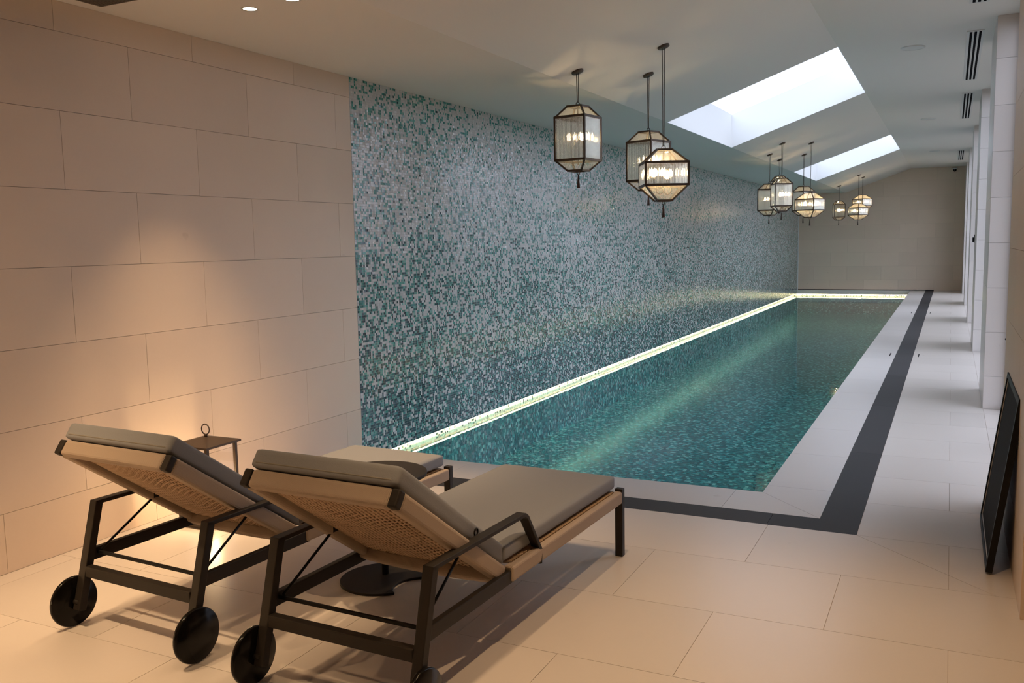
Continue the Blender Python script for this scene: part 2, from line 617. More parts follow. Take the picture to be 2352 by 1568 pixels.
# ---- floor
floor = MB()
floor.box(-0.3, X_OUT, Y_BACK, Y_FLOOR, -0.3, -0.0025)
floor.box(X_BORD, X_OUT, Y_FLOOR, Y_FAR + .3, -0.3, -0.0025)
floor = struct(floor.build('floor', MT['grout']), 'cream limestone floor of large staggered slabs around the pool', 'floor')
rows = [Y_FLOOR, 4.374, 3.711, 3.078, 2.435, 1.795, 1.15, 0.505, -0.14, -0.785, -1.43, -2.075, -2.72]
for i in range(len(rows) - 1):
    y1, y0 = rows[i], rows[i + 1]
    ph = 3.32 if i % 2 == 0 else 3.772
    x = ph - 4 * 0.912
    while x > 0.02: x -= 0.912
    while x < X_OUT:
        a, b = max(0.0, x), min(X_OUT, x + 0.912)
        if i == 0 and abs(x - 3.32) < 0.01:
            slab_poly('floor_tile', [(a, y0), (b, y0), (b, y1 - (b - X_SIDE)), (X_SIDE, y1), (a, y1)], MT['floor'], floor)
            slab_poly('floor_tile', [(X_SIDE, y1), (b, y1 - (b - X_SIDE)), (b, y1)], MT['floor'], floor)
        elif i == 0 and abs(x - 4.232) < 0.01:
            yd = y1 - (a - X_SIDE)
            slab_poly('floor_tile', [(a, y0), (a + yd - y0, y0), (a, yd)], MT['floor'], floor)
            slab_poly('floor_tile', [(a, yd), (a + yd - y0, y0), (b, y0), (b, y1), (a, y1)], MT['floor'], floor)
        elif b - a > 0.02:
            slab('floor_tile', a, b, y0, y1, MT['floor'], floor)
        x += 0.912
y, i = Y_FLOOR, 0
while y < Y_FAR - 0.05:
    y1 = min(Y_FAR, y + 0.6533)
    if i % 2:
        slab('floor_tile', X_SIDE, 4.232, y, y1, MT['floor'], floor)
        slab('floor_tile', 4.232, 4.505, y, y1, MT['floor'], floor)
    else:
        slab('floor_tile', X_SIDE, 4.505, y, y1, MT['floor'], floor)
    slab('floor_tile', 4.505, X_WIN, y, y1, MT['floor'], floor)
    y, i = y1, i + 1

# ---- coping round the pool and the dark border
cop = struct(empty('pool_coping'), 'pale limestone coping along the edge of the pool', 'coping')
ys = [5.84]
while ys[-1] < Y_FAR - 0.97: ys.append(ys[-1] + 0.965)
ys.append(Y_FAR)
slab_poly('coping_stone', [(X_POOL, Y_NEAR), (X_BORD, Y_BORD), (X_BORD, ys[0]), (X_POOL, ys[0])], MT['coping'], cop, LIP)
for a, b in zip(ys[:-1], ys[1:]):
    slab('coping_stone', X_POOL, X_BORD, a, b, MT['coping'], cop, LIP)
slab_poly('coping_stone', [(3.005, Y_BORD), (X_BORD, Y_BORD), (X_POOL, Y_NEAR), (3.005, Y_NEAR)], MT['coping'], cop, LIP)
xs = [0.0, 0.11, 1.075, 2.04, 3.005]
for a, b in zip(xs[:-1], xs[1:]):
    slab('coping_stone', a, b, Y_BORD, Y_NEAR, MT['coping'], cop, LIP)
for a, b in ((0.0, 1.0), (1.0, 2.0), (2.0, X_POOL)):
    slab('coping_stone', a, b, Y_POOLF, Y_FAR, MT['coping'], cop, LIP)
brd = struct(empty('pool_border'), 'dark grey stone strip framing the pool deck', 'border')
slab_poly('border_slab', [(3.31, Y_FLOOR), (X_SIDE, Y_FLOOR), (X_SIDE, 7.0), (X_BORD, 7.0), (X_BORD, Y_BORD), (3.31, Y_BORD)], MT['dark'], brd)
for a, b in ((-0.0, 1.27), (1.27, 2.29), (2.29, 3.31)):
    slab('border_slab', a, b, Y_FLOOR, Y_BORD, MT['dark'], brd)
y = 7.0
while y < Y_FAR - 0.05:
    slab('border_slab', X_BORD, X_SIDE, y, min(Y_FAR, y + 2.04), MT['dark'], brd)
    y += 2.04

# ---- pool basin and water
bs = MB()
ZB = -0.70
RX = 0.060                                       # depth of the lit recess below the lip
bs.box(-RX - .1, X_POOL + RX + .1, Y_NEAR - RX - .1, Y_POOLF + RX + .1, ZB - .1, ZB)
for (x0, x1, y0, y1) in ((-RX - .1, -RX, Y_NEAR - RX, Y_POOLF + RX), (X_POOL + RX, X_POOL + RX + .1, Y_NEAR - RX, Y_POOLF + RX),
                         (-RX - .1, X_POOL + RX + .1, Y_NEAR - RX - .1, Y_NEAR - RX), (-RX - .1, X_POOL + RX + .1, Y_POOLF + RX, Y_POOLF + RX + .1)):
    bs.box(x0, x1, y0, y1, ZB - .1, WATER - 0.03)
basin = struct(bs.build('pool_basin', MT['basin']), 'long pool basin lined with small teal mosaic', 'pool')
rc = MB()
for (x0, x1, y0, y1) in ((-RX - .1, -RX, Y_NEAR - RX, Y_POOLF + RX), (X_POOL + RX, X_POOL + RX + .1, Y_NEAR - RX, Y_POOLF + RX),
                         (-RX - .1, X_POOL + RX + .1, Y_NEAR - RX - .1, Y_NEAR - RX), (-RX - .1, X_POOL + RX + .1, Y_POOLF + RX, Y_POOLF + RX + .1)):
    rc.box(x0, x1, y0, y1, WATER - 0.03, LIP)
rc.build('lit_recess', MT['recess'], basin)
wt = MB()
wt.add([(-RX, Y_NEAR - RX, WATER), (X_POOL + RX, Y_NEAR - RX, WATER), (X_POOL + RX, Y_POOLF + RX, WATER), (-RX, Y_POOLF + RX, WATER)], [(0, 1, 2, 3)])
tag(wt.build('pool_water', MT['water']), 'clear teal water filling the long pool', 'water', kind='stuff')
def led(x0, x1, y0, y1, label):
    hx, hy = (x1 - x0) / 2, (y1 - y0) / 2
    e = MB().box(-hx, hx, -hy, hy, -0.006, 0).build('light_strip', MT['white'], basin, ((x0 + x1) / 2, (y0 + y1) / 2, LIP))
    e['label'] = label
    MB().box(-hx * (.8 if hy > hx else 1), hx * (.8 if hy > hx else 1), -hy * (1 if hy > hx else .8), hy * (1 if hy > hx else .8), -0.009, -0.006).build('diffuser', MT['led'], e)
led(-0.045, -0.012, Y_NEAR, Y_POOLF, 'glowing light strip under the foot of the mosaic wall')
led(0.0, X_POOL, Y_POOLF + 0.012, Y_POOLF + 0.045, 'glowing light strip under the far edge of the pool')
led(X_POOL + 0.012, X_POOL + 0.042, Y_NEAR, Y_POOLF, 'added unseen glowing light strip under the walkway edge of the pool')  # not in view; added to brighten the water
led(0.0, X_POOL, Y_NEAR - 0.042, Y_NEAR - 0.012, 'added unseen glowing light strip under the near edge of the pool')  # also unseen, added for more light in the basin

# ---- left wall: limestone part and mosaic part
wl = MB().box(-0.3, -0.015, Y_BACK, Y_MOS, -0.3, 3.7).build('wall_left', MT['grout'])
struct(wl, 'warm limestone slab wall left of the mosaic', 'wall')
zs = [0.0] + [-0.1012 + k * 0.4043 for k in range(1, 8)] + [Z_LOW]
for k in range(len(zs) - 1):
    ph = 3.727 if k % 2 == 0 else 3.265
    y = ph - 8 * 0.945
    while y < Y_MOS:
        a, b = max(Y_BACK, y), min(Y_MOS, y + 0.945)
        if b - a > 0.01:
            wall_piece('wall_tile', 'x', -0.015, a, b, zs[k], zs[k + 1], MT['wall'], wl, 0.015)
        y += 0.945
mw = MB().box(-0.3, -0.0012, Y_MOS, Y_FAR, LIP, 3.7).build('wall_mosaic', MT['mos_grout'])
struct(mw, 'long wall of white, teal and dark glass mosaic beside the pool', 'wall')


def mosaic_tiles(y0, y1, z0, z1, c=0.02):
    ny, nz = int((y1 - y0) / c), int((z1 - z0) / c)
    cy, cz = (y1 - y0) / ny, (z1 - z0) / nz
    Y, Z = np.meshgrid(np.arange(ny), np.arange(nz))
    Y, Z = Y.ravel(), Z.ravel()
    n = len(Y)
    g = 0.0009
    ya, yb = y0 + Y * cy + g, y0 + (Y + 1) * cy - g
    za, zb = z0 + Z * cz + g, z0 + (Z + 1) * cz - g
    ty, tz = rng.normal(0, 0.022, n), rng.normal(0, 0.022, n)      # each piece is set slightly askew
    h = c / 2
    V = np.empty((n, 4, 3))
    for k, (yy, zz, sy, sz) in enumerate(((ya, za, -1, -1), (yb, za, 1, -1), (yb, zb, 1, 1), (ya, zb, -1, 1))):
        V[:, k, 0] = 0.0004 + sy * h * ty + sz * h * tz
        V[:, k, 1] = yy
        V[:, k, 2] = zz
    hgt = (za - z0) / (z1 - z0)
    # density of coloured pieces: much at the foot, little in the upper middle, some at the top
    pc = np.interp(hgt, [0, .10, .2, .35, .5, .66, .78, .9, 1], [.78, .80, .70, .58, .49, .36, .25, .25, .31])
    pd = np.interp(hgt, [0, .10, .2, .35, .5, .66, .78, 1], [.66, .68, .56, .43, .32, .16, .06, .03])
    # soft drifts and short runs of neighbouring colour
    def smooth(sy, sz, seed):
        r = np.random.default_rng(seed).random((nz // sz + 3, ny // sy + 3))
        fy, fz = Y / sy, Z / sz
        iy, iz = fy.astype(int), fz.astype(int)
        wy, wz = fy - iy, fz - iz
        return (r[iz, iy] * (1 - wy) * (1 - wz) + r[iz, iy + 1] * wy * (1 - wz) + r[iz + 1, iy] * (1 - wy) * wz + r[iz + 1, iy + 1] * wy * wz)
    drift = smooth(22, 14, 3) - 0.5
    base = rng.random(n).reshape(nz, ny)
    run = rng.random((nz, ny))
    b2 = base.copy()
    b2[:, 1:] = np.where(run[:, 1:] < .22, base[:, :-1], b2[:, 1:])
    b2[1:, :] = np.where(run[1:, :] > .80, base[:-1, :], b2[1:, :])
    u = b2.ravel()
    pc = np.clip(pc + drift * 0.22, 0.03, 0.95)
    cls = u < pc
    u2 = rng.random(n)
    dark = cls & (u2 < pd)
    whites = np.array([(0.60, 0.60, 0.59), (0.64, 0.63, 0.60), (0.55, 0.57, 0.56), (0.62, 0.615, 0.61)])
    teals = np.array([(0.060, 0.260, 0.215), (0.110, 0.340, 0.290), (0.20, 0.43, 0.38), (0.035, 0.180, 0.155), (0.075, 0.27, 0.26)])
    darks = np.array([(0.014, 0.050, 0.058), (0.020, 0.075, 0.075), (0.022, 0.040, 0.050), (0.035, 0.105, 0.115)])
    col = whites[rng.integers(0, 4, n)]
    col = np.where(cls[:, None], teals[rng.integers(0, 5, n)], col)
    col = np.where(dark[:, None], darks[rng.integers(0, 4, n)], col)
    col = col * rng.uniform(0.88, 1.08, (n, 1))
    me = bpy.data.meshes.new('mosaic_tiles')
    me.vertices.add(4 * n)
    me.vertices.foreach_set('co', V.reshape(-1))
    me.loops.add(4 * n)
    me.loops.foreach_set('vertex_index', np.arange(4 * n, dtype=np.int32))
    me.polygons.add(n)
    me.polygons.foreach_set('loop_start', np.arange(0, 4 * n, 4, dtype=np.int32))
    me.update(calc_edges=True)
    at = me.attributes.new('piece_colour', 'FLOAT_COLOR', 'FACE')
    at.data.foreach_set('color', np.concatenate([col, np.ones((n, 1))], 1).astype(np.float32).reshape(-1))
    m, N, L, b = nmat('glass mosaic')
    a = N.new('ShaderNodeAttribute'); a.attribute_name = 'piece_colour'
    L.new(a.outputs['Color'], b.inputs['Base Color'])
    b.inputs['Roughness'].default_value = 0.13
    b.inputs['Specular IOR Level'].default_value = 0.42
    me.materials.append(m)
    return me


tl = link('mosaic_tiles', mosaic_tiles(Y_MOS + .004, Y_FAR - .02, LIP, Z_LOW), mw)
tl['kind'] = 'stuff'
MB().box(-0.01, 0.02, Y_FAR - 0.02, Y_FAR, LIP, Z_LOW).build('corner_trim', MT['white'], mw)

# ---- far wall
wf = MB().box(-0.3, X_OUT, Y_FAR + 0.015, Y_FAR + 0.3, -0.3, 3.9).build('wall_far', MT['grout'])
struct(wf, 'plain beige limestone wall at the far end of the pool', 'wall')
MB().box(0.02, X_SIDE, Y_FAR - 0.012, Y_FAR, 0.0, 0.02).build('dark_base_strip', MT['slot'], wf)  # thin dark line along the foot of the wall
zf = [0.0] + [-0.1012 + k * 0.4043 for k in range(1, 9)] + [Z_HIGH]
for k in range(len(zf) - 1):
    x = -0.47 * (k % 2)
    while x < X_WALL:
        a, b = max(0.02, x), min(X_WALL, x + 0.945)
        if b - a > 0.02:
            wall_piece('wall_tile', 'y', Y_FAR + 0.015, a, b, zf[k], zf[k + 1], MT['wall'], wf, -0.015)
        x += 0.945

# ---- right side: near pier, pillars, glazing between them
def pier(name, y0, y1, label, cat, mat='wall', x1=5.05):
    e = MB().box(X_WALL + 0.015, x1, y0 + 0.015, y1 - 0.015, -0.1, 3.9).build(name, MT['grout'])
    struct(e, label, cat)
    zz = [0.0] + [-0.1012 + k * 0.4043 for k in range(1, 9)] + [Z_HIGH]
    for k in range(len(zz) - 1):
        cuts = [y0, (y0 + y1) / 2 + (0.3 if k % 2 else -0.3), y1] if y1 - y0 > 1.3 else [y0, y1]
        for a, b in zip(cuts[:-1], cuts[1:]):
            wall_piece('wall_tile' if mat == 'wall' else 'facing_slab', 'x', X_WALL + 0.015, a, b, zz[k], zz[k + 1], MT[mat], e, -0.015)
        wall_piece('wall_tile' if mat == 'wall' else 'facing_slab', 'y', y0 + 0.015, X_WALL, x1, zz[k], zz[k + 1], MT[mat], e, -0.015)
        if y1 < Y_FAR - .1:
            wall_piece('wall_tile' if mat == 'wall' else 'facing_slab', 'y', y1 - 0.015, X_WALL, x1, zz[k], zz[k + 1], MT[mat], e, 0.015)
    return e


pier('wall_right', PIER[0], PIER[1], 'limestone wall end at the right edge behind the leaning black frame', 'wall')
ordn = ('nearest', 'second', 'third', 'fourth', 'farthest')
for k, (a, b) in enumerate(PILL):
    pier('pillar', a, b, ordn[k] + ' limestone pillar along the window side of the pool', 'pillar', 'coping')  # same limestone as the walls; the paler tone stands in for daylight
ops = [(PIER[1], PILL[0][0])] + [(PILL[k][1], PILL[k + 1][0]) for k in range(4)]
for k, (a, b) in enumerate(ops):
    e = struct(empty('window_%d' % (k + 1), (X_WIN, (a + b) / 2, 0)), ordn[k] + ' tall glazed opening between the pillars on the right', 'window')
    h = (b - a) / 2
    for y in (-h + .025, 0, h - .025):
        MB().box(-.025, .025, y - .025, y + .025, 0, Z_HIGH).build('stile', MT['bronze'], e)
    for z in (0.02, Z_HIGH - 0.03):
        MB().box(-.025, .025, -h + .05, h - .05, z - .02, z + .03).build('rail', MT['bronze'], e)
    for s in (-1, 1):
        MB().box(-.004, .004, min(s * .025, s * (h - .05)), max(s * .025, s * (h - .05)), .05, Z_HIGH - .05).build('pane', MT['pane'], e)
    if k == 0:
        yh = 8.33 - (a + b) / 2
        MB().tube([(-.004, yh, .72), (-.07, yh, .72), (-.095, yh, .74), (-.10, yh - .06, .745)], .010, 8).build('door_handle', MT['black'], e)
# back of the room, behind the camera, and the recess to the right of it
struct(MB().box(-0.3, X_OUT, Y_BACK - .2, Y_BACK, -0.3, 3.9).build('wall_back', MT['wall']), 'plain limestone wall behind the viewpoint', 'wall')
struct(MB().box(X_OUT, X_OUT + .2, Y_BACK, PIER[0], -0.3, 3.9).build('wall_recess', MT['wall']), 'plain limestone wall of the side recess', 'wall')
struct(MB().box(5.05, X_OUT + .2, PIER[0], PIER[0] + .2, -0.3, 3.9).build('wall_return', MT['wall']), 'short limestone return wall behind the right pier', 'wall')

# ---- ceiling with two skylights
sl = (Z_HIGH - Z_LOW) / (X_C2 - X_C1)
T = 0.16
TS = 0.012                                       # thickness of the skylight shaft lining
cl = MB()
cuts = [Y_BACK] + [v + d for q in SKYL for v, d in ((q[0], -TS), (q[1], TS))] + [Y_FAR + .3]
for k, (a, b) in enumerate(zip(cuts[:-1], cuts[1:])):
    hole = k % 2 == 1
    xl, xr = (X_C1 - TS, X_C2 + TS) if hole else (X_C1, X_C2)
    cl.prism_y([(-0.3, Z_LOW), (xl, Z_LOW), (xl, Z_LOW + T), (-0.3, Z_LOW + T)], a, b)
    if not hole:
        cl.prism_y([(X_C1, Z_LOW), (X_C2, Z_HIGH), (X_C2, Z_HIGH + T), (X_C1, Z_LOW + T)], a, b)
    cl.prism_y([(xr, Z_HIGH), (X_WIN + .05, Z_HIGH), (X_WIN + .05, Z_HIGH + T), (xr, Z_HIGH + T)], a, b)
cl.prism_y([(X_WIN + .05, Z_HIGH), (X_OUT + .2, Z_HIGH), (X_OUT + .2, Z_HIGH + T), (X_WIN + .05, Z_HIGH + T)], Y_BACK, PIER[1])
ceil = struct(cl.build('ceiling', MT['ceiling']), 'off white ceiling rising in a slope towards the windows', 'ceiling')
SH = 0.46
for k, (a, b) in enumerate(SKYL):
    e = struct(empty('window_%d' % (k + 6), ((X_C1 + X_C2) / 2, (a + b) / 2, Z_HIGH)), ('nearer' if k == 0 else 'farther') + ' bright rectangular skylight cut into the sloping ceiling', 'skylight')
    ox, oy, oz = e.location
    sh = MB()
    t = TS
    lo, hi = Z_LOW + SH, Z_HIGH + SH
    sh.box(X_C1 - t - ox, X_C1 - ox, a - t - oy, b + t - oy, Z_LOW - oz, lo - oz)
    sh.box(X_C2 - ox, X_C2 + t - ox, a - t - oy, b + t - oy, Z_HIGH - oz, hi - oz)
    for y0 in (a - t, b):
        sh.prism_y([(X_C1 - ox, Z_LOW - oz), (X_C2 - ox, Z_HIGH - oz), (X_C2 - ox, hi - oz), (X_C1 - ox, lo - oz)], y0 - oy, y0 + t - oy)
    sh.build('shaft', MT['shaft'], e)
    MB().prism_y([(X_C1 - t - ox, lo - t * sl - oz), (X_C2 + t - ox, hi + t * sl - oz), (X_C2 + t - ox, hi + t * sl + .01 - oz), (X_C1 - t - ox, lo - t * sl + .01 - oz)], a - t - oy, b + t - oy).build('pane', MT['skyglass'], e)
    pl = bpy.data.lights.new('skylight_portal', 'AREA')
    pl.shape = 'RECTANGLE'
    pl.size = math.hypot(X_C2 - X_C1, Z_HIGH - Z_LOW)
    pl.size_y = b - a
    pl.cycles.is_portal = True
    po = bpy.data.objects.new('skylight_portal', pl)
    COL.objects.link(po)
    po.location = ((X_C1 + X_C2) / 2, (a + b) / 2, (Z_LOW + Z_HIGH) / 2 + SH + .05)
    po.rotation_euler = (0, -math.atan(sl), 0)
for k, (a, b) in enumerate(ops):
    pl = bpy.data.lights.new('window_portal', 'AREA')
    pl.shape = 'RECTANGLE'
    pl.size = Z_HIGH
    pl.size_y = b - a
    pl.cycles.is_portal = True
    po = bpy.data.objects.new('window_portal', pl)
    COL.objects.link(po)
    po.location = (X_WIN + .06, (a + b) / 2, Z_HIGH / 2)
    po.rotation_euler = (0, R(90), 0)

# ------------------------------------------------------------------ sun loungers
def make_lounger():
    root = empty('sun_lounger')
    A = 0.34
    for s in (-1, 1):
        MB().sweep([(s * A, 0.0, 0.075), (s * A, 0.118, 0.525)], 0.042, 0.036, (0, 1, 0)).build('rear_post', MT['bronze'], root, bevel=.003)
        MB().sweep([(s * A, 0.100, 0.520), (s * A, 0.775, 0.516), (s * A, 0.797, 0.500), (s * A, 0.912, 0.330), (s * (A + .004), 0.916, 0.272)], 0.042, 0.016).build('armrest', MT['bronze'], root, bevel=.002)
        MB().box(s * A - .013, s * A + .013, 0.055, 0.68, 0.273, 0.325).build('side_rail', MT['bronze'], root, bevel=.003)
        MB().box(s * A - .022, s * A + .022, 0.655, 1.825, 0.277, 0.342).build('rope_rail', MT['rope_v'], root, bevel=.012, seg=3)
        MB().box(s * A - .02, s * A + .02, 1.825, 1.860, 0.0, 0.352).build('front_leg', MT['bronze'], root, bevel=.003)
        # wheel outside the post
        c = s * (A + .034)
        rr, t = 0.109, 0.011
        wh = MB().lathe([(0.0, -t), (rr - .006, -t), (rr - .002, -t + .003), (rr, 0), (rr - .002, t - .003), (rr - .006, t), (0.0, t)], 48, 'x', (c, 0, rr)).build('wheel', MT['wheel'], root)
        MB().lathe([(0.0, -.016), (.013, -.016), (.013, .016), (0, .016)], 16, 'x', (s * (A + .012), 0, rr)).build('axle', MT['bronze'], wh)
        # strut holding the backrest up
        st = MB().tube([(s * (A - .03), 0.10, 0.315), (s * (A - .045), 0.385, 0.485)], .0055, 8).build('strut', MT['black'], root)
        MB().box(s * (A - .045) - .012, s * (A - .045) + .012, 0.365, 0.41, 0.475, 0.500).build('bracket', MT['black'], st, bevel=.003)
    MB().box(-A + .021, A - .021, .024, 0.060, 0.216, 0.262).build('rear_crossbar', MT['bronze'], root, bevel=.003)
    MB().box(-A, A, 0.094, 0.105, 0.297, 0.311).build('adjusting_rod', MT['black'], root, bevel=.002)
    MB().box(-A + .02, A - .02, 1.782, 1.825, 0.277, 0.342).build('foot_rail', MT['rope_u'], root, bevel=.012, seg=3)
    # seat webbing: cords strung between the rope rails
    wb = MB()
    k = 0
    y = 0.70
    while y < 1.78:
        wb.tube([(-A + .005, y, .344), (-A + .05, y + .006, .336), (0, y, .330), (A - .05, y + .006, .336), (A - .005, y, .344)], .0050, 5, caps=False)
        y += 0.0165
    for j in range(22):
        u = -A + .06 + j * (2 * A - .12) / 21
        wb.tube([(u, .70, .331), (u, 1.2, .326), (u, 1.78, .331)], .0045, 5, caps=False)
    wb.build('seat_webbing', MT['rope'], root)
    # backrest frame, tilted
    Hh, Tt = Vector((0, 0.640, 0.312)), Vector((0, -0.045, 0.800))
    t = (Tt - Hh).normalized()
    n = Vector((0, -t.z * -1, 0))
    n = Vector((1, 0, 0)).cross(t) * -1
    if n.z < 0: n = -n
    Lb = (Tt - Hh).length
    ang = math.atan2(t.z, -t.y)          # tilt from the horizontal
    bk = empty('backrest_frame', Hh, 0, root)
    bk.rotation_euler = (-ang, 0, 0)     # local -y runs up the back, local z is its upper face
    B = 0.310
    for s in (-1, 1):
        MB().box(s * B - .026, s * B + .026, -Lb + .030, 0.0, -.036, .030).build('side_beam', MT['rope_v'], bk, bevel=.014, seg=3)
        MB().box(min(s * (B - .010), s * (B + .026)), max(s * (B - .010), s * (B + .026)), -Lb - .004, -Lb + .030, -.035, .029).build('corner_cap', MT['bronze'], bk, bevel=.007, seg=3)
    MB().box(-B + .010, B - .010, -Lb - .004, -Lb + .044, -.036, .031).build('head_beam', MT['rope_u'], bk, bevel=.014, seg=3)
    # the lower beam sags a little
    lb = MB()
    m = 14
    lb.sweep([(-B - .02 + (2 * B + .04) * i / m, -.075 + .05 * (2 * i / m - 1) ** 2, -.016 - .020 * (1 - (2 * i / m - 1) ** 2)) for i in range(m + 1)], .05, .055)
    lb.build('lower_beam', MT['rope_u'], bk, bevel=.014, seg=3)
    wv = MB()
    rowsn = 50
    for i in range(rowsn):
        y = -.09 - (Lb - .15) * i / (rowsn - 1)
        pts = []
        for j in range(25):
            u = -B + .02 + (2 * B - .04) * j / 24
            sag = -.012 * (1 - (u / B) ** 2)
            pts.append((u, y + .008 * math.sin(u * 16 + i * .10), sag + (.0030 if (i + j) % 2 else -.0040)))
        wv.tube(pts, .0043, 5, caps=False)
    for j in range(25):
        u0 = -B + .03 + (2 * B - .06) * j / 24
        pts = []
        for i in range(27):
            y = -.07 - (Lb - .12) * i / 26
            sag = -.014 * (1 - (u0 / B) ** 2)
            pts.append((u0 + .006 * math.sin(i * .55 + j * .12), y, sag - .001))
        wv.tube(pts, .0044, 5, caps=False)
    wv.build('back_webbing', MT['rope'], bk)
    # cushions
    CH, CT = 0.314, 0.036
    vs, fs = rounded_box(CH, (Lb + .02) / 2, CT, .015, .007, 14, 26)
    cu = MB().add(vs, fs, True).build('back_cushion', MT['cushion'], bk, (0, -Lb / 2 - .002, .030 + CT + .004))
    MB().box(-CH + .03, CH - .03, -(Lb + .02) / 2 + .03, (Lb + .02) / 2 - .03, -CT - .004, -CT - .001).build('dark_sheet', MT['dark_sheet'], cu)  # dark sheet standing in for the shade behind the webbing holes
    h = (Lb + .02) / 2
    pp = MB()
    pp.tube([(-CH + .004, h - .02, -.018), (-CH + .004, -h + .02, -.018), (-CH + .012, -h + .008, -.018), (-CH + .025, -h + .0015, -.018), (CH - .025, -h + .0015, -.018), (CH - .012, -h + .008, -.018), (CH - .004, -h + .02, -.018), (CH - .004, h - .02, -.018)], .0030, 6)
    pp.build('piping', MT['piping'], cu)
    y0, y1 = 0.652, 1.832
    vs, fs = rounded_box(CH + .008, (y1 - y0) / 2, .033, .016, .008, 14, 30)
    MB().add(vs, fs, True).build('seat_cushion', MT['cushion'], root, (0, (y0 + y1) / 2, .352 + .033))
    return root


L1 = make_lounger()
L1.location = (1.236, 2.470, 0)
L1.rotation_euler = (0, 0, -0.056)
tag(L1, 'dark framed rope lounger with grey cushion nearest the limestone wall', 'sun lounger', 'two wheeled loungers by the pool')
L2 = copy_tree(L1)
L2.location = (2.308, 2.392, 0)
L2.rotation_euler = (0, 0, -0.040)
tag(L2, 'dark framed rope lounger with grey cushion in the foreground, nearer the walkway', 'sun lounger', 'two wheeled loungers by the pool')
MB().torus((0.315, 0.46, 0.535), .013, .003, 'x', 14, 6).build('tag_loop', MT['black'], L2)

# ------------------------------------------------------------------ side table between the loungers
def crescent(r, cut_r, cut_d, ang, n=56):
    """disc with a round bite taken from its edge"""
    c = (math.cos(ang) * cut_d, math.sin(ang) * cut_d)
    # intersection half angle
    dd = cut_d
    a = math.acos((r * r + dd * dd - cut_r * cut_r) / (2 * r * dd))
    b = math.acos((cut_r * cut_r + dd * dd - r * r) / (2 * cut_r * dd))
    pts = []
    for i in range(n + 1):
        t = ang + a + (2 * math.pi - 2 * a) * i / n
        pts.append((r * math.cos(t), r * math.sin(t)))
    m = 20
    for i in range(1, m):
        t = ang + math.pi + b - 2 * b * i / m
        t = ang + math.pi + b - (2 * b) * i / m
        pts.append((c[0] + cut_r * math.cos(t), c[1] + cut_r * math.sin(t)))
    return pts


tb = tag(empty('side_table', (1.79, 3.455, 0)), 'low round bronze side table with bitten disc base between the loungers', 'side table')
MB().prism(crescent(.205, .13, .235, R(-8)), 0, .012).build('base', MT['bronze'], tb, bevel=.002)
MB().tube([(-.02, .05, .01), (-.02, .05, .515)], .017, 20).build('column', MT['bronze'], tb)
MB().prism([(.225 * math.cos(2 * math.pi * i / 64), .225 * math.sin(2 * math.pi * i / 64)) for i in range(64)], .513, .530).build('table_top', MT['bronze'], tb, bevel=.003)

# ------------------------------------------------------------------ floor lantern by the wall
fl = tag(empty('floor_lantern', (0.335, 3.815, 0)), 'lit bronze and glass floor lantern with ring handle behind the loungers', 'lantern')
S, HT = .112, .47
MB().box(-S - .008, S + .008, -S - .008, S + .008, 0, .025).build('base', MT['lbronze'], fl, bevel=.003)
for sx in (-1, 1):
    for sy in (-1, 1):
        MB().box(sx * S - .009, sx * S + .009, sy * S - .009, sy * S + .009, .025, HT).build('post', MT['lbronze'], fl)
r0, r1 = S + .026, .02
MB().add([(-r0, -r0, HT), (r0, -r0, HT), (r0, r0, HT), (-r0, r0, HT), (-r0, -r0, HT + .012), (r0, -r0, HT + .012), (r0, r0, HT + .012), (-r0, r0, HT + .012),
          (-r1, -r1, HT + .042), (r1, -r1, HT + .042), (r1, r1, HT + .042), (-r1, r1, HT + .042)],
         [(3, 2, 1, 0), (0, 1, 5, 4), (1, 2, 6, 5), (2, 3, 7, 6), (3, 0, 4, 7), (4, 5, 9, 8), (5, 6, 10, 9), (6, 7, 11, 10), (7, 4, 8, 11), (8, 9, 10, 11)]).build('roof', MT['lbronze'], fl)
rg = MB().torus((0, 0, HT + .085), .030, .0035, 'y', 24, 8).build('ring_handle', MT['lbronze'], fl)
MB().tube([(0, 0, HT + .04), (0, 0, HT + .057)], .010, 12).build('stud', MT['lbronze'], rg)
for k in range(4):
    e = MB().box(-S + .009, S - .009, -.0015, .0015, .025, HT).build('pane', MT['pane'], fl, (math.sin(k * math.pi / 2) * S, -math.cos(k * math.pi / 2) * S, 0), (0, 0, k * math.pi / 2))
cd = MB().tube([(0, 0, .025), (0, 0, .14)], .035, 20).build('candle', MT['white'], fl)
MB().lathe([(0.001, 0), (.012, .008), (.016, .022), (.011, .042), (.001, .058)], 14, 'z', (0, 0, .145)).build('flame', MT['flame'], cd)
ld = bpy.data.lights.new('lantern_glow', 'POINT')
ld.energy = FLOOR_LANTERN_W
ld.color = (1.0, 0.68, 0.36)
ld.shadow_soft_size = .03
lo = bpy.data.objects.new('lantern_glow', ld)
COL.objects.link(lo)
lo.parent = fl
lo.location = (0, 0, .175)

fl2 = copy_tree(fl)  # unseen second lantern, added to warm the near left floor
fl2.location = (0.335, 1.62, 0)
for c_ in fl2.children:
    if c_.type == 'LIGHT':
        c_.data = c_.data.copy()
        c_.data.energy = FLOOR_LANTERN_W * 1.5
tag(fl2, 'added matching lit floor lantern out of view further along the limestone wall', 'lantern')

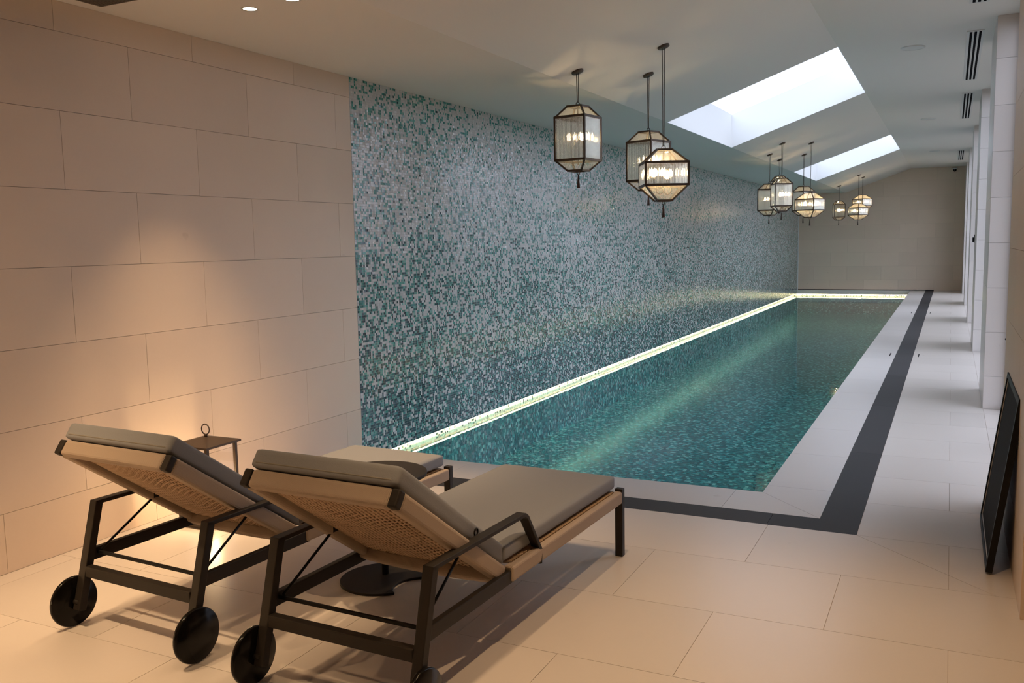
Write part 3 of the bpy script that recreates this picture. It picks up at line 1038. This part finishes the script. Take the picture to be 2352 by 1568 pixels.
# ------------------------------------------------------------------ black frame leaning on the right wall
fr = tag(empty('leaning_frame', (4.385, 5.11, 0), 0), 'black framed dark panel leaning against the right wall', 'frame')
lean = math.atan2(4.494 - 4.385, .84)
pv = empty('panel_pivot', (0, 0, 0), 0, fr) if False else fr
fr.rotation_euler = (0, lean, 0)
Wd, Ht = .465, .85
MB().box(.0, .03, -Wd, -Wd + .028, .012, Ht).build('frame_side', MT['black'], fr, bevel=.002)
MB().box(.0, .03, Wd - .028, Wd, .012, Ht).build('frame_side', MT['black'], fr, bevel=.002)
MB().box(.0, .03, -Wd + .028, Wd - .028, .012, .04).build('frame_bottom', MT['black'], fr, bevel=.002)
MB().box(.0, .03, -Wd + .028, Wd - .028, Ht - .028, Ht).build('frame_top', MT['black'], fr, bevel=.002)
MB().box(.010, .022, -Wd + .028, Wd - .028, .04, Ht - .028).build('panel', MT['panel'], fr)
bd = MB()
for (y0, y1, z0, z1) in ((-Wd + .028, -Wd + .031, .04, Ht - .028), (Wd - .031, Wd - .028, .04, Ht - .028), (-Wd + .031, Wd - .031, .04, .043), (-Wd + .031, Wd - .031, Ht - .031, Ht - .028)):
    bd.box(.006, .010, y0, y1, z0, z1)
bd.build('inner_bead', MT['white'], fr)
for s in (-1, 1):
    MB().box(.006, .024, s * (Wd - .05) - .012, s * (Wd - .05) + .012, .0, .012).build('foot', MT['black'], fr)

# ------------------------------------------------------------------ pendant lanterns
def reeded_pane(wd, ht):
    nr = max(8, int(wd / .0115))
    st = 6
    xs_, ds = [], []
    for i in range(nr * st + 1):
        xs_.append(-wd / 2 + wd * i / (nr * st))
        ds.append(abs(math.sin(math.pi * i / st)) * .0045)
    vs, fs = [], []
    for x_, d_ in zip(xs_, ds):
        vs += [(x_, -d_ - .001, 0), (x_, -d_ - .001, ht), (x_, .001, 0), (x_, .001, ht)]
    m = len(xs_)
    for i in range(m - 1):
        a, b = 4 * i, 4 * i + 4
        fs += [(a, b, b + 1, a + 1), (a + 2, a + 3, b + 3, b + 2), (a, a + 2, b + 2, b), (a + 1, b + 1, b + 3, a + 3)]
    e = 4 * (m - 1)
    fs += [(0, 1, 3, 2), (e, e + 2, e + 3, e + 1)]
    return MB().add(vs, fs)


def make_pendant(kind):
    """origin at the underside plate; canopy and rods are added for each one"""
    root = empty('pendant_lantern')
    if kind == 'tall': a, hb, cb, ct, pt = .268, .335, .080, .088, .125
    else: a, hb, cb, ct, pt = .342, .178, .120, .108, .120
    h, p = a / 2, pt / 2
    z1, z2, z3 = cb, cb + hb, cb + hb + ct
    t = .015
    f = MB()
    for sx in (-1, 1):
        for sy in (-1, 1):
            f.beam((sx * h, sy * h, z1 - t / 2), (sx * h, sy * h, z2 + t / 2), t, t, (0, 1, 0))
            f.beam((sx * h, sy * h, z1), (sx * p, sy * p, 0), t * .85, t * .85)
            f.beam((sx * h, sy * h, z2), (sx * p, sy * p, z3), t * .85, t * .85)
    for z, q, tt in ((z1, h, t * 1.25), (z2, h, t * 1.25), (0, p, t), (z3, p, t)):
        for s in (-1, 1):
            f.beam((-q, s * q, z), (q, s * q, z), t, tt)
            f.beam((s * q, -q, z), (s * q, q, z), t, tt)
    f.build('cage', MT['lbronze'], root)
    MB().box(-p, p, -p, p, z3 - .003, z3 + .004).build('top_plate', MT['lbronze'], root)
    pm = reeded_pane(a - t, hb - t).mesh('reeded_pane', MT['reeded'])
    for k in range(4):
        link('reeded_pane', pm, root, (math.sin(k * math.pi / 2) * h, -math.cos(k * math.pi / 2) * h, z1 + t / 2), (0, 0, k * math.pi / 2))
    for nm, za, qa, zb, qb in (('roof_pane', z2, h, z3, p), ('lower_pane', 0, p, z1, h)):
        me = MB().add([(-qa, -qa, za), (qa, -qa, za), (qb, -qb, zb), (-qb, -qb, zb), (-qa, -qa + .002, za), (qa, -qa + .002, za), (qb, -qb + .002, zb), (-qb, -qb + .002, zb)],
                      [(0, 1, 2, 3), (7, 6, 5, 4), (0, 4, 5, 1), (1, 5, 6, 2), (2, 6, 7, 3), (3, 7, 4, 0)]).mesh(nm, MT['hazed'])
        for k in range(4):
            link(nm, me, root, (0, 0, 0), (0, 0, k * math.pi / 2))
    # candle arms and bulbs
    nb = 1 if kind == 'tall' else 2
    stem = MB().tube([(0, 0, z3), (0, 0, z1 * .55)], .0055, 8).build('stem', MT['lbronze'], root)
    rb = .035 if kind == 'tall' else .085
    zb = z1 + hb * (.30 if kind == 'tall' else .12)
    for k in range(nb):
        an = 2 * math.pi * k / nb + R(35)
        dx, dy = math.cos(an), math.sin(an)
        pts = []
        for i in range(9):
            th = math.pi * i / 8
            pts.append((dx * rb * (1 - math.cos(th)) / 2, dy * rb * (1 - math.cos(th)) / 2, z1 * .75 - math.sin(th) * rb * .45))
        pts.append((dx * rb, dy * rb, zb))
        arm = MB().tube(pts, .004, 6).build('candle_arm', MT['lbronze'], root)
        MB().tube([(dx * rb, dy * rb, zb), (dx * rb, dy * rb, zb + .055)], .011, 12).build('sleeve', MT['sleeve'], arm)
        MB().lathe([(.0008, 0), (.010, .004), (.0155, .018), (.012, .036), (.005, .052), (.0008, .060)], 12, 'z', (dx * rb, dy * rb, zb + .055)).build('bulb', MT['bulb'], arm)
    # hanging ring and tassel
    MB().torus((0, 0, z3 + .020), .015, .0032, 'y', 16, 6).build('hanging_ring', MT['lbronze'], root)
    ts = MB().torus((0, 0, -.018), .012, .0030, 'y', 16, 6).build('tassel_ring', MT['lbronze'], root)
    MB().tube([(0, 0, -.028), (0, 0, -.045), (0, 0, -.085), (0, 0, -.135)], [.004, .0065, .009, .0125], 12).build('tassel', MT['tassel'], ts)
    root['top'] = z3
    return root


PEND = [  # x, y, z of the lower plate, kind, rotation, label
    (1.489, 6.795, 2.160, 'tall', -8, 'leftmost tall bronze lantern of the nearest pendant cluster'),
    (1.770, 7.757, 2.037, 'tall', -21, 'tall bronze lantern half hidden behind the wide one, nearest pendant cluster'),
    (2.071, 7.199, 1.915, 'wide', 26, 'wide squat bronze lantern hanging in front, nearest pendant cluster'),
    (1.499, 15.158, 1.963, 'tall', -15, 'leftmost tall bronze lantern of the middle pendant cluster'),
    (1.482, 16.210, 2.150, 'tall', 20, 'tall bronze lantern on the shortest rod behind others, middle pendant cluster'),
    (1.799, 14.527, 2.005, 'tall', 24, 'front tall bronze lantern of the middle pendant cluster'),
    (1.806, 16.770, 1.984, 'tall', -37, 'rear tall bronze lantern behind the wide one, middle pendant cluster'),
    (2.067, 15.692, 1.920, 'wide', -24, 'wide squat bronze lantern on the right of the middle pendant cluster'),
    (1.473, 25.540, 2.030, 'tall', 16, 'slim tall bronze lantern of the farthest pendant cluster'),
    (2.043, 24.539, 2.010, 'wide', -37, 'lower wide bronze lantern of the farthest pendant cluster'),
    (2.051, 25.566, 2.265, 'wide', -38, 'upper wide bronze lantern of the farthest pendant cluster'),
]
proto = {}
for (x, y, z, kind, rz, label) in PEND:
    if kind not in proto:
        proto[kind] = make_pendant(kind)
        o = proto[kind]
        base = [c for c in o.children]
        proto[kind + '_parts'] = base
        o2 = o
    else:
        src = proto[kind]
        o2 = src.copy()
        COL.objects.link(o2)
        for ch in proto[kind + '_parts']:
            copy_tree(ch, o2)
    o2.location = (x, y, z)
    o2.rotation_euler = (0, 0, R(rz))
    g = 'nearest' if y < 9 else ('middle' if y < 20 else 'farthest')
    tag(o2, label, 'pendant lantern', g + ' cluster of pendant lanterns')
    zc = Z_LOW + sl * (x - X_C1) - z          # ceiling height above the plate
    top = proto[kind]['top']
    for s in (-1, 1):
        MB().tube([(s * .004, 0, top + .032), (s * .010, 0, zc - .005)], .0030, 6).build('rod', MT['lbronze'], o2)
    cn = MB().lathe([(0.0, -.014), (.040, -.014), (.048, -.009), (.048, .003), (0.0, .003)], 28, 'z').build('canopy', MT['lbronze'], o2, (0, 0, zc - .004))
    q = Matrix.Rotation(-R(rz), 3, 'Z') @ Matrix.Rotation(-math.atan(sl), 3, 'Y') @ Matrix.Rotation(R(rz), 3, 'Z')
    cn.rotation_euler = q.to_euler()

# ------------------------------------------------------------------ ceiling fittings
def downlight(x, y, z, label, power=DOWNLIGHT_W, size=71):
    e = tag(empty('downlight', (x, y, z)), label, 'downlight', 'recessed ceiling downlights')
    MB().lathe([(.036, -.001), (.046, -.003), (.048, 0), (.036, .004)], 28).build('trim_ring', MT['white'], e)
    MB().lathe([(0.0001, -.0005), (.036, -.0005)], 28).build('lens', MT['lens'], e)
    d = bpy.data.lights.new('beam', 'SPOT')
    d.energy = power
    d.color = WARM
    d.spot_size = R(size)
    d.spot_blend = .85
    d.shadow_soft_size = .03
    b = bpy.data.objects.new('beam', d)
    COL.objects.link(b)
    b.parent = e
    b.location = (0, 0, -.02)
    return e


downlight(0.731, 3.915, Z_LOW, 'left one of the two lit downlights near the limestone wall')
downlight(1.053, 3.876, Z_LOW, 'right one of the two lit downlights near the limestone wall')
downlight(0.731, 1.60, Z_LOW, 'lit downlight out of view above the head of the loungers, wall side')
downlight(1.053, 1.56, Z_LOW, 'lit downlight out of view above the head of the loungers, room side')
downlight(2.75, 3.55, Z_LOW + sl * (2.75 - X_C1), 'lit downlight out of view over the foreground lounger, pool side', DOWNLIGHT_W * .6)
downlight(2.75, 1.55, Z_LOW + sl * (2.75 - X_C1), 'lit downlight out of view over the foreground lounger, near side', DOWNLIGHT_W * .6)
downlight(3.79, 2.9, Z_HIGH, 'lit downlight out of view over the walkway', DOWNLIGHT_W * 1.2)

gr = tag(empty('ceiling_grille', (0.12, 3.465, Z_LOW)), 'brown slatted ceiling grille in the top left corner', 'grille')
GX, GY = .62, .80
MB().box(0, GX, -GY, 0, -.002, .0).build('dark_sheet', MT['slot'], gr)
for k in range(36):
    x0 = .008 + k * (GX - .02) / 36
    MB().box(x0, x0 + .009, -GY + .008, -.008, -.010, -.002).build('slat', MT['grille'], gr)
for (a, b, c, d_) in ((0, GX, -.012, 0), (0, GX, -GY, -GY + .012), (0, .012, -GY, 0), (GX - .012, GX, -GY, 0)):
    MB().box(a, b, c, d_, -.011, -.0).build('frame_bar', MT['grille'], gr)

for k, (a, b) in enumerate(((5.55, 8.58), (9.74, 12.72), (13.90, 16.87), (23.2, 26.1))):
    e = tag(empty('linear_vent', (4.34, (a + b) / 2, Z_HIGH)), ('nearest' if k == 0 else 'second' if k == 1 else 'third' if k == 2 else 'farthest') + ' white three slot air vent in the ceiling by the windows', 'air vent', 'linear vents along the ceiling')
    h = (b - a) / 2
    MB().box(-.075, .075, -h, h, -.008, 0).build('vent_frame', MT['white'], e)
    for x in (-.04, 0, .04):
        MB().box(x - .011, x + .011, -h + .03, h - .03, -.0095, -.007).build('slot', MT['slot'], e)
for k, (x, y) in enumerate(((3.78, 10.28), (3.79, 16.60), (3.79, 23.0))):
    e = tag(empty('ceiling_speaker', (x, y, Z_HIGH)), ('nearest', 'middle', 'farthest')[k] + ' round white speaker grille set in the ceiling', 'speaker', 'ceiling speakers')
    MB().lathe([(.100, -.010), (.115, -.008), (.117, 0), (.100, 0)], 36).build('rim', MT['white'], e)
    MB().lathe([(.0001, -.009), (.100, -.009)], 36).build('grille_disc', MT['white'], e)
sc_ = tag(empty('security_camera', (4.22, Y_FAR - .05, 3.40)), 'small dark dome camera high on the far wall', 'camera')
MB().lathe([(.0001, .05), (.06, .05), (.06, .02), (.05, .018)], 24).build('mount', MT['white'], sc_)
MB().lathe([(.048, .018), (.046, -.012), (.033, -.036), (.015, -.048), (.0001, -.05)], 24).build('dome', MT['black'], sc_)
sw = tag(empty('wall_switch', (X_WALL, 14.80, 1.53)), 'small dark wall fitting on the second pillar', 'switch')
MB().box(-.010, .0, -.035, .035, -.06, .06).build('plate', MT['bronze'], sw, bevel=.002)
MB().box(-.030, -.010, -.012, .012, -.05, .02).build('lever', MT['black'], sw, bevel=.002)
for k, (x, y, lb) in enumerate(((3.50, 13.05, 'short dark deck slot on the pool side of the border, nearer'), (3.85, 13.05, 'short dark deck slot on the walkway side of the border, nearer'),
                                (3.50, 20.3, 'short dark deck slot on the pool side of the border, farther'), (3.85, 20.3, 'short dark deck slot on the walkway side of the border, farther'))):
    tag(MB().box(x - .006, x + .006, y - .17, y + .17, -.001, .0012).build('deck_slot', MT['slot']), lb, 'slot', 'slots in the deck')
